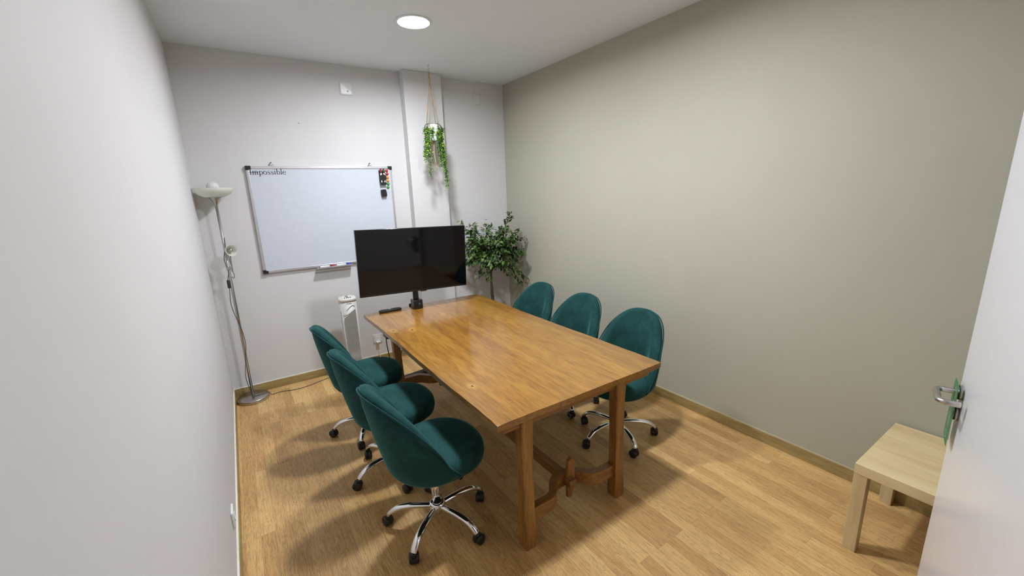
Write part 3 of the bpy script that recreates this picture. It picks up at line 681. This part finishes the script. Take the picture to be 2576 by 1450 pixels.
# ---------------------------------------------------------------- tower fan
def tower_fan():
    t = thing('tower_fan', 'white tower fan with slanted grille behind the left row of chairs', 'fan', (0.768, 3.945, 0), R(-4))
    def sec(hw, hd, n=40, e=3.0):
        o = []
        for i in range(n):
            a = 2*PI*i/n
            o.append((hw*math.copysign(abs(math.cos(a))**(2/e), math.cos(a)), hd*math.copysign(abs(math.sin(a))**(2/e), math.sin(a))))
        return o
    MB().lathe([(0.0, 0.0), (0.125, 0.0), (0.135, 0.006), (0.130, 0.018), (0.09, 0.030), (0.05, 0.036), (0.0, 0.036)], 'warmwhite', n=48).build('base', t)
    mb = MB(); vs, fs = [], []; rings = [(0.034, 0.064, 0.055), (0.05, 0.068, 0.060), (0.765, 0.075, 0.064)]
    n = 40
    for z, a, b in rings: vs += [(x, y, z) for x, y in sec(a, b)]
    for i in range(len(rings)-1):
        for k in range(n): fs.append((i*n+k, i*n+(k+1) % n, (i+1)*n+(k+1) % n, (i+1)*n+k))
    fs += [tuple(reversed(range(n))), tuple((len(rings)-1)*n+k for k in range(n))]
    mb.faces(vs, fs, 'warmwhite', True); mb.build('body', t)
    mb = MB(); vs, fs = [], []
    for z, a, b, dz in ((0.766, 0.0765, 0.0655, 0), (0.788, 0.0765, 0.0655, 0), (0.7925, 0.0735, 0.0625, 0), (0.7935, 0.02, 0.02, 0)): vs += [(x, y, z+0.10*(y+0.066)*(1 if z > 0.77 else 0)) for x, y in sec(a, b)]
    for i in range(3):
        for k in range(n): fs.append((i*n+k, i*n+(k+1) % n, (i+1)*n+(k+1) % n, (i+1)*n+k))
    fs += [tuple(reversed(range(n))), tuple(3*n+k for k in range(n))]
    mb.faces(vs, fs, 'creamtop', True); mb.build('control_top', t)
    def ztop(y): return 0.7935+0.10*(y+0.066)
    for x, y in ((-0.024, -0.026), (-0.008, -0.026), (0.008, -0.026), (0.024, -0.026), (0.0, -0.006)):
        MB().lathe([(0.0048, -0.002), (0.0048, 0.004), (0.003, 0.006), (0.0, 0.006)], 'black', (x, y, ztop(y)), 12).build('button', t)
    MB().lathe([(0.0, -0.001), (0.015, -0.001), (0.013, 0.002), (0.0, 0.003)], 'rubber', (-0.004, 0.030, ztop(0.030)), 20, sy=0.6).build('top_emblem', t)
    # grille: dark panel with slanted white louvres
    yf = -0.0645
    mb = MB(); pz0, pz1 = 0.07, 0.62
    mb.faces([(-0.050, yf-0.0005, pz0), (0.052, yf-0.0005, pz0), (0.052, yf-0.0005, pz1+0.075), (-0.050, yf-0.0005, pz1)], [(0, 1, 2, 3)], 'dark'); mb.build('grille_opening', t)
    mb = MB(); st = 0.0115
    k = 0
    while True:
        z = pz0-0.04 + k*st; k += 1
        if z > pz1+0.002: break
        a0, a1 = -0.050, 0.052; s = 0.075/0.102; z0, z1 = z, z+s*(a1-a0)
        if z0 < pz0: a0 += (pz0-z0)/s; z0 = pz0
        mb.faces([(a0, yf-0.004, z0), (a1, yf-0.004, z1), (a1, yf-0.004, z1+0.0062), (a0, yf-0.004, z0+0.0062), (a0, yf+0.001, z0), (a1, yf+0.001, z1), (a1, yf+0.001, z1+0.0062), (a0, yf+0.001, z0+0.0062)],
                 [(0, 1, 2, 3), (0, 4, 5, 1), (3, 2, 6, 7), (0, 3, 7, 4), (1, 5, 6, 2)], 'warmwhite')
    mb.build('grille_louvres', t)
    mb = MB()
    mb.tube(bez([(-0.022, yf-0.002, 0.695), (0.0, yf-0.003, 0.715), (0.025, yf-0.002, 0.733), (0.045, yf-0.001, 0.738), (0.052, yf, 0.728)], 5), 0.0018, 'warmwhite', n=6)
    mb.tube(bez([(0.030, yf-0.002, 0.688), (0.005, yf-0.003, 0.668), (-0.02, yf-0.002, 0.655), (-0.040, yf-0.001, 0.658), (-0.047, yf, 0.672)], 5), 0.0018, 'warmwhite', n=6)
    mb.build('swirl_relief', t)
    mb = MB(); rnd = random.Random(3); x = -0.018
    for i in range(12):
        wd = 0.0035 if i not in (2,) else 0.0
        if wd: mb.box((x, yf-0.0016, 0.7515), (x+wd*0.75, yf, 0.7515+(0.0052 if i in (0, 1, 3) else 0.0038)), 'ink')
        x += 0.0040
    mb.build('lettering', t)
    mb = MB()
    for i in range(42): mb.box((-0.0752+0.0072*(1-i/42.0), -0.036, 0.10+i*0.014), (-0.066, -0.020, 0.103+i*0.014), 'rubber')
    mb.build('side_vents', t)
    MB().tube(bez([(0.02, 0.10, 0.012), (0.10, 0.16, 0.005), (0.20, 0.18, 0.005), (0.27, 0.215, 0.05), (0.285, 0.228, 0.20)], 8), 0.003, 'white', n=8).build('power_cable', t)
tower_fan()

# ---------------------------------------------------------------- hanging plant
def leaf(mb, p, d, nrm, L, Wd, m, fold=0.25, droop=0.15):
    d = d.normalized(); sd = d.cross(nrm)
    if sd.length < 1e-3: sd = d.orthogonal()
    sd.normalize(); n = sd.cross(d).normalized()
    a = p; b = p + d*(L*0.45) - n*(L*droop*0.2); c = p + d*L - n*(L*droop)
    l1 = p + d*(L*0.28) + sd*(Wd*0.42) + n*(Wd*fold*0.5); l2 = p + d*(L*0.62) + sd*(Wd*0.40) + n*(Wd*fold*0.4) - n*(L*droop*0.4)
    r1 = p + d*(L*0.28) - sd*(Wd*0.42) + n*(Wd*fold*0.5); r2 = p + d*(L*0.62) - sd*(Wd*0.40) + n*(Wd*fold*0.4) - n*(L*droop*0.4)
    mb.faces([a, l1, l2, c, b, r1, r2], [(0, 4, 1), (1, 4, 2), (2, 4, 3), (0, 5, 4), (5, 6, 4), (6, 3, 4)], m, True)
def hanging_plant():
    PX, PY = 1.712, 3.862
    t = thing('hanging_plant', 'white pot of trailing green vines hung from the ceiling on jute rope', 'hanging plant', (0, 0, 0))
    rz, rb = 2.338, 2.195
    MB().lathe([(0.0, rb), (0.042, rb), (0.046, rb+0.006), (0.060, rz-0.008), (0.0625, rz), (0.058, rz), (0.054, rz-0.014), (0.0, rz-0.016)], 'pot', (PX, PY, 0), 40).build('pot', t)
    MB().lathe([(0.0, rz-0.012), (0.055, rz-0.013)], 'soil', (PX, PY, 0), 24).build('soil', t)
    mb = MB(); K = Vector((PX, PY, 2.735))
    mb.tube([(PX, PY, 2.80), (PX+0.002, PY, 2.77), K], 0.0065, 'jute', n=10)
    mb.lathe([(0.0, -0.014), (0.008, -0.010), (0.0115, 0.0), (0.008, 0.010), (0.0, 0.014)], 'jute', K, 14)
    for k in range(4):
        a = R(38+90*k); e = Vector((PX+0.065*math.cos(a), PY+0.065*math.sin(a), rz-0.002)); b2 = Vector((PX+0.054*math.cos(a+0.5), PY+0.054*math.sin(a+0.5), rb+0.03)); bt = Vector((PX, PY, rb-0.012))
        mb.tube([K, K.lerp(e, 0.5)+Vector((0.001, 0, 0)), e], 0.0035, 'jute', n=8); mb.tube([e, b2, bt], 0.0036, 'jute', n=8)
    mb.lathe([(0.0, -0.014), (0.009, -0.009), (0.013, 0.0), (0.009, 0.009), (0.0, 0.014)], 'jute', (PX, PY, rb-0.02), 14)
    mb.tube(bez([(PX, PY, rb-0.025), (PX-0.006, PY-0.005, rb-0.10), (PX+0.004, PY, rb-0.19), (PX+0.014, PY, rb-0.265)], 6), [0.005]*12+[0.007]*6+[0.004], 'jute', n=10)
    mb.build('rope', t)
    MB().tube([(PX+0.012*math.cos(2*PI*i/20), PY, 2.812+0.014*math.sin(2*PI*i/20)) for i in range(21)], 0.0018, 'alu', n=8, up=(0, 1, 0), caps=False).build('ring', t)
    rnd = random.Random(11)
    # (bearing, start radius, spread, end height)
    vines = [(205, 2.02, .050), (215, 2.06, .040), (222, 1.99, .030), (172, 2.05, .060), (158, 2.08, .045), (212, 1.885, .034), (192, 2.04, .062), (186, 2.00, .048), (246, 2.24, .002), (200, 2.10, .055),
             (320, 1.90, .040), (338, 1.78, .066), (300, 1.95, .026), (350, 1.82, .078), (8, 1.86, .066), (292, 2.04, .020), (30, 1.95, .050), (330, 1.735, .058), (312, 2.02, .045), (345, 1.90, .080), (325, 2.04, .060), (295, 2.10, .012)]
    for (b, ze, spread) in vines:
        a = R(b+rnd.uniform(-8, 8)); d = Vector((math.cos(a), math.sin(a), 0)); side = Vector((-d.y, d.x, 0))
        st = Vector((PX, PY, rz-0.012)) + d*0.035
        p = [st, st+d*0.024+Vector((0, 0, 0.022)), st+d*(0.032+spread*0.3)+Vector((0, 0, -0.02))]
        L = p[-1].z-ze; nseg = max(3, int(L/0.07))
        for i in range(1, nseg+1):
            f = i/nseg; p.append(Vector((PX, PY, 0)) + d*(0.068+spread*0.55*f) + side*rnd.uniform(-0.014, 0.014) + Vector((0, 0, p[2].z-L*f)))
        path = bez(p, 6); mb = MB(); mb.tube(path, 0.0012, 'twig', n=5)
        for i in range(12, len(path)-1):
            q = path[i]
            for s_ in range(3):
                an = rnd.uniform(0, 2*PI); dd = Vector((math.cos(an), math.sin(an), rnd.uniform(-1.1, 0.25)))
                leaf(mb, q+Vector((rnd.uniform(-.014, .014), rnd.uniform(-.014, .014), rnd.uniform(-.012, .012))), dd, Vector((rnd.uniform(-.4, .4), rnd.uniform(-.4, .4), 1)), rnd.uniform(0.013, 0.020), rnd.uniform(0.012, 0.018), 'ivy')
        mb.build('vine', t)
hanging_plant()
hk = MB(); hk.lathe([(0.010, 0), (0.010, -0.003), (0.0, -0.004)], 'alu', (1.712, 3.862, ZC), 16)
hk.tube(bez([(1.712, 3.862, ZC-0.002), (1.712, 3.862, ZC-0.022), (1.721, 3.862, ZC-0.031), (1.712, 3.862, ZC-0.040), (1.704, 3.862, ZC-0.031)], 5), 0.0017, 'steel', n=8)
tag(hk.build('ceiling_hook'), 'small metal ceiling hook holding the hanging plant', 'hook')

# ---------------------------------------------------------------- indoor tree
def tree():
    TXc, TYc = 2.285, 3.86
    t = thing('potted_tree', 'leafy green artificial tree standing in the corner behind the television', 'tree', (0, 0, 0))
    MB().lathe([(0.0, 0.0), (0.085, 0.0), (0.090, 0.006), (0.118, 0.20), (0.120, 0.215), (0.112, 0.215), (0.108, 0.195), (0.0, 0.19)], 'clay', (TXc, TYc, 0), 40).build('planter', t)
    MB().lathe([(0.0, 0.200), (0.109, 0.197)], 'soil', (TXc, TYc, 0), 28).build('soil', t)
    rnd = random.Random(7)
    mb = MB()
    for k in range(2):
        pts = []
        for i in range(16):
            f = i/15; a = f*5.2+k*PI; rr = 0.010*(1-0.3*f)
            pts.append((TXc+0.006*math.sin(f*6)-0.004+rr*math.cos(a), TYc+rr*math.sin(a), 0.19+f*0.72))
        mb.tube(pts, [0.0125-0.004*i/15 for i in range(16)], 'bark', n=10)
    mb.build('trunk', t)
    tips = []
    for i in range(54):            # crown: ellipsoid of arching branches
        u = rnd.uniform(-0.55, 1.0); a = i*2.399963; rad = math.sqrt(max(0, 1-(u*0.9)**2))
        tips.append(Vector((TXc+0.01+0.36*rad*math.cos(a)*rnd.uniform(.8, 1.05), TYc+0.265*rad*math.sin(a)*rnd.uniform(.8, 1.0), 1.10+0.27*u)))
    tips += [Vector((2.535, 3.83, 1.475)), Vector((2.50, 3.80, 1.43)), Vector((2.655, 3.80, 1.19)), Vector((2.675, 3.82, 1.06)), Vector((2.655, 3.78, 0.74)), Vector((2.665, 3.86, 0.68)), Vector((2.60, 3.75, 0.80)),
             Vector((1.955, 3.86, 1.405)), Vector((2.02, 3.78, 1.37)), Vector((2.08, 3.75, 0.86)), Vector((2.16, 3.72, 0.82)), Vector((2.02, 3.80, 0.98)), Vector((2.40, 3.70, 0.84))]
    br = MB(); fo = MB(); cnt = 0
    for i, tp in enumerate(tips):
        st = Vector((TXc-0.002, TYc, 0.84+0.20*rnd.random()))
        d = tp-st; mid = st + d*0.5 + Vector((0, 0, 0.10 if tp.z < 1.2 else 0.02)) + Vector((rnd.uniform(-.03, .03), rnd.uniform(-.03, .03), 0))
        path = bez([st, st+Vector((d.x*0.15, d.y*0.15, 0.08)), mid, tp], 7)
        br.tube(path, [0.0050*(1-0.8*k/len(path)) for k in range(len(path))], 'bark', n=6)
        for k in range(5, len(path)):
            dirn = (path[min(k+1, len(path)-1)]-path[k-1]).normalized()
            for s_ in range(4 if k > 8 else 3):
                off = Vector((rnd.gauss(0, 1), rnd.gauss(0, 1), rnd.gauss(0, 0.7)))*0.018
                q = path[k]+off
                dd = dirn*0.8 + Vector((rnd.gauss(0, .7), rnd.gauss(0, .7), rnd.uniform(-1.1, 0.3)))
                L = rnd.uniform(0.040, 0.062)
                e = q+dd.normalized()*L
                if e.x > XR-0.015 or e.y > YB-0.02 or q.x > XR-0.015: continue
                leaf(fo, q, dd, Vector((rnd.uniform(-.5, .5), rnd.uniform(-.7, .2), 1)), L, L*rnd.uniform(0.42, 0.54), 'ficus', 0.3, 0.18); cnt += 1
    br.build('branches', t); fo.build('foliage', t)
tree()

# ---------------------------------------------------------------- side table by the door
def side_table():
    x0, x1, y0, y1, H = 2.166, 2.716, -0.030, 0.520, 0.450
    t = thing('side_table', 'low square birch side table against the sage wall beside the door', 'side table', (0, 0, 0))
    MB().box((x0, y0, H-0.050), (x1, y1, H), 'birch', 0.0015, 1).build('tabletop', t)
    for lx in (x0+0.001, x1-0.051):
        for ly in (y0+0.001, y1-0.051):
            MB().box((lx, ly, 0), (lx+0.050, ly+0.050, H-0.0505), M['birchleg'], 0.0015, 1).build('leg', t)
M['birchleg'] = wood('birch_effect_leg', (0.54, 0.41, 0.20), (0.63, 0.50, 0.27), (0.73, 0.60, 0.36), 0.42, 'z', 0, 0.35, 0, (), 0.02, 0.45)
side_table()

# ---------------------------------------------------------------- open door with lever handle and hanging card
def door():
    a = R(14.5); E = Vector((2.062, 0.2475, 0)); u = Vector((math.cos(a), math.sin(a), 0)); n = Vector((-u.y, u.x, 0))
    t = thing('door_1', 'open white lacquered door with a steel lever, at the right', 'door', E, a, None, 'structure')
    # local frame: +x towards the free edge (edge at 0), +y out of the room-side face
    MB().box((-0.990, -0.040, 0.008), (0.0, 0.0, 2.035), 'doorpaint', 0.0015, 1).build('door_panel', t)
    hx, hz = -0.062, 0.965
    q = Matrix.Rotation(-PI/2, 3, 'X')
    MB().lathe([(0.0, 0.0), (0.026, 0.0), (0.0265, 0.002), (0.0265, 0.009), (0.0245, 0.011), (0.0, 0.011)], 'inox', (hx, 0, hz), 36, q).build('rose', t)
    lv = MB().tube(bez([(hx, 0.008, hz), (hx, 0.046, hz), (hx-0.006, 0.060, hz), (hx-0.022, 0.066, hz), (hx-0.06, 0.066, hz), (hx-0.098, 0.066, hz), (hx-0.114, 0.060, hz), (hx-0.120, 0.046, hz), (hx-0.120, 0.014, hz)], 5), 0.0098, 'inox', n=18).build('lever', t)
    MB().lathe([(0.0, 0.0), (0.026, 0.0), (0.0265, 0.002), (0.0265, 0.009), (0.0245, 0.011), (0.010, 0.011), (0.009, 0.006), (0.0, 0.006)], 'inox', (hx, 0, hz-0.078), 36, q).build('key_escutcheon', t)
    # card
    c = thing('door_hanger_card', 'green card with white print hanging on the door lever', 'door card', E, a)
    cx = hx-0.004; top, bot = hz+0.040, hz-0.190; w2 = 0.046; y0 = 0.0175
    vs = []
    outl = [(cx-w2, bot), (cx+w2, bot), (cx+w2, top-0.012), (cx+w2-0.012, top), (cx-w2+0.012, top), (cx-w2, top-0.012)]
    N = 28; hole = [(hx+0.0145*math.cos(2*PI*i/N), hz+0.006+0.0145*math.sin(2*PI*i/N)) for i in range(N)]
    # card as a plate with a hole: ring of quads between hole and outline sampled by bearing
    ring = []
    for i in range(N):
        b = 2*PI*i/N; dx, dz = math.cos(b), math.sin(b); best = 9
        for (x1, z1), (x2, z2) in zip(outl, outl[1:]+outl[:1]):
            ex, ez = x2-x1, z2-z1; det = dx*(-ez)+ex*dz
            if abs(det) < 1e-9: continue
            s_ = ((x1-hx)*(-ez)+ex*(z1-hz-0.006))/det; r_ = (dx*(z1-hz-0.006)-dz*(x1-hx))/det
            if s_ > 0 and -1e-6 <= r_ <= 1+1e-6: best = min(best, s_)
        ring.append((hx+dx*best, hz+0.006+dz*best))
    mb = MB()
    for yy in (y0, y0+0.0008):
        pass
    V = [(x, y0, z) for x, z in hole]+[(x, y0, z) for x, z in ring]+[(x, y0+0.001, z) for x, z in hole]+[(x, y0+0.001, z) for x, z in ring]
    F = []
    for i in range(N):
        j = (i+1) % N
        F += [(i, j, N+j, N+i), (2*N+i, 3*N+i, 3*N+j, 2*N+j), (N+i, N+j, 3*N+j, 3*N+i), (i, 2*N+i, 2*N+j, j)]
    mb.faces(V, F, 'card')
    # corners cut off by the sampling
    for (x, z), s_ in (((cx-w2, bot), 1), ((cx+w2, bot), -1)):
        pass
    mb.build('card', c)
    mb = MB(); rnd = random.Random(5); yy = y0+0.0014
    def seg(x1, z1, x2, z2, wd):
        dx, dz = x2-x1, z2-z1; L = math.hypot(dx, dz) or 1; nx, nz = -dz/L*wd/2, dx/L*wd/2
        mb.faces([(x1+nx, yy, z1+nz), (x1-nx, yy, z1-nz), (x2-nx, yy, z2-nz), (x2+nx, yy, z2+nz)], [(0, 1, 2, 3)], 'chalk')
    z = hz-0.030
    for i in range(11):            # upright line of lettering, too foreshortened to read
        seg(cx-0.012, z, cx+0.012, z-0.002, 0.0022); seg(cx-0.012, z, cx-0.012, z-0.006, 0.0022)
        if i % 2: seg(cx+0.012, z-0.002, cx+0.010, z-0.007, 0.0022)
        z -= 0.0095
    for k in range(14):
        a0, a1 = 2*PI*k/14, 2*PI*(k+1)/14
        seg(cx+0.014*math.cos(a0), hz-0.160+0.014*math.sin(a0), cx+0.014*math.cos(a1), hz-0.160+0.014*math.sin(a1), 0.0022)
    mb.build('print', c)
door()

# ---------------------------------------------------------------- wall plates, sockets, cables
def plate(name, label, cat, x0, x1, z0, z1, th, y=YB, rnd=0.004):
    t = thing(name, label, cat, ((x0+x1)/2, y, (z0+z1)/2)); a, b = (x1-x0)/2, (z1-z0)/2
    MB().box((-a, -th, -b), (a, 0, b), M['platewhite'], rnd, 2).build('cover', t); return t, a, b
M['platewhite'] = plain('painted_plate', (0.67, 0.66, 0.655), 0.5, vary=0.015)
p1, a, b = plate('junction_cover', 'square white junction cover high on the wall above the whiteboard', 'junction box cover', 0.985, 1.093, 2.607, 2.716, 0.006)
for sx, sz in ((-1, -1), (1, -1), (-1, 1), (1, 1)): MB().lathe([(0.003, 0), (0.003, 0.001), (0, 0.0012)], 'warmwhite', (sx*(a-0.012), -0.006, sz*(b-0.012)), 10, Matrix.Rotation(PI/2, 3, 'X')).build('screw', p1)
mb = MB(); mb.faces([(-a+0.008, -0.0065, b-0.012), (a-0.01, -0.0065, -b+0.030), (a-0.01, -0.0065, -b+0.010), (-a+0.008, -0.0065, -b+0.010)], [(0, 1, 2, 3)], 'white'); mb.build('sticker', p1)
MB().lathe([(0.0, 0.0006), (0.008, 0.0006), (0.008, 0.0), (0.0, 0.0)], 'alu', (0.010, -0.0066, -0.022), 18, Matrix.Rotation(PI/2, 3, 'X')).build('emblem', p1)
plate('junction_cover', 'faint white blank cover high on the wall right of the column', 'junction box cover', 2.352, 2.441, 2.631, 2.737, 0.004)
p3, a, b = plate('wall_socket', 'white wall socket low on the end wall beside the table leg', 'socket', 1.020, 1.108, 0.215, 0.305, 0.010)
MB().box((-0.026, -0.0135, -0.030), (0.026, -0.009, 0.030), 'white', 0.002).build('socket_insert', p3)
MB().box((-0.022, -0.040, -0.040), (0.020, -0.012, -0.026), 'white', 0.004).build('hinged_flap', p3)
s2 = thing('wall_socket', 'white wall socket low on the left wall near the camera', 'socket', (XL, 2.205, 0.205))
MB().box((0, -0.043, -0.043), (0.011, 0.043, 0.043), 'white', 0.004).build('cover', s2)
MB().lathe([(0.021, 0.0), (0.021, 0.0025), (0.018, 0.0025), (0.018, 0.0)], 'white', (0.011, 0, 0), 24, Matrix.Rotation(PI/2, 3, 'Y'), close=True).build('socket_ring', s2)
nh = MB(); nh.lathe([(0.0035, 0), (0.003, 0.004), (0.0, 0.005)], 'dark', (0.609, YB, 2.343), 10, Matrix.Rotation(PI/2, 3, 'X')); tag(nh.build('nail'), 'tiny dark nail in the wall well above the whiteboard', 'nail')
ps = thing('power_strip', 'dark grey power strip on the floor under the far table end', 'power strip', (1.225, 3.585, 0), R(8))
MB().box((-0.135, -0.030, 0.001), (0.135, 0.030, 0.045), 'rubber', 0.006).build('housing', ps)
MB().box((-0.10, -0.0315, 0.010), (0.125, -0.029, 0.028), 'gloss', 0.001).build('side_slot', ps)
for i in range(4): MB().lathe([(0.019, 0.044), (0.019, 0.0465), (0.016, 0.0465), (0.015, 0.0445), (0, 0.0445)], 'black', (-0.095+0.062*i, 0, 0), 20).build('outlet', ps)
pa = MB(); pa.box((0.790, 2.86, TZ-0.062), (0.835, 2.95, TZ-0.031), 'black', 0.006)
pa.tube(bez([(0.812, 2.95, TZ-0.045), (0.83, 3.02, 0.60), (0.865, 3.10, 0.40), (0.89, 3.22, 0.18), (0.95, 3.40, 0.03), (1.02, 3.52, 0.02), (1.095, 3.565, 0.024)], 8), 0.0035, 'cable', n=8)
tag(pa.build('power_adapter'), 'black power adapter and its lead fixed under the left table edge', 'power adapter')
cb = MB(); cb.tube(bez([(1.205, 3.425, TZ-0.07), (1.16, 3.43, 0.55), (1.08, 3.50, 0.30), (1.07, 3.56, 0.10), (1.10, 3.572, 0.03)], 8), 0.0032, 'cable', n=8)
tag(cb.build('screen_cable'), 'thin black lead dropping from the television clamp to the power strip', 'cable')
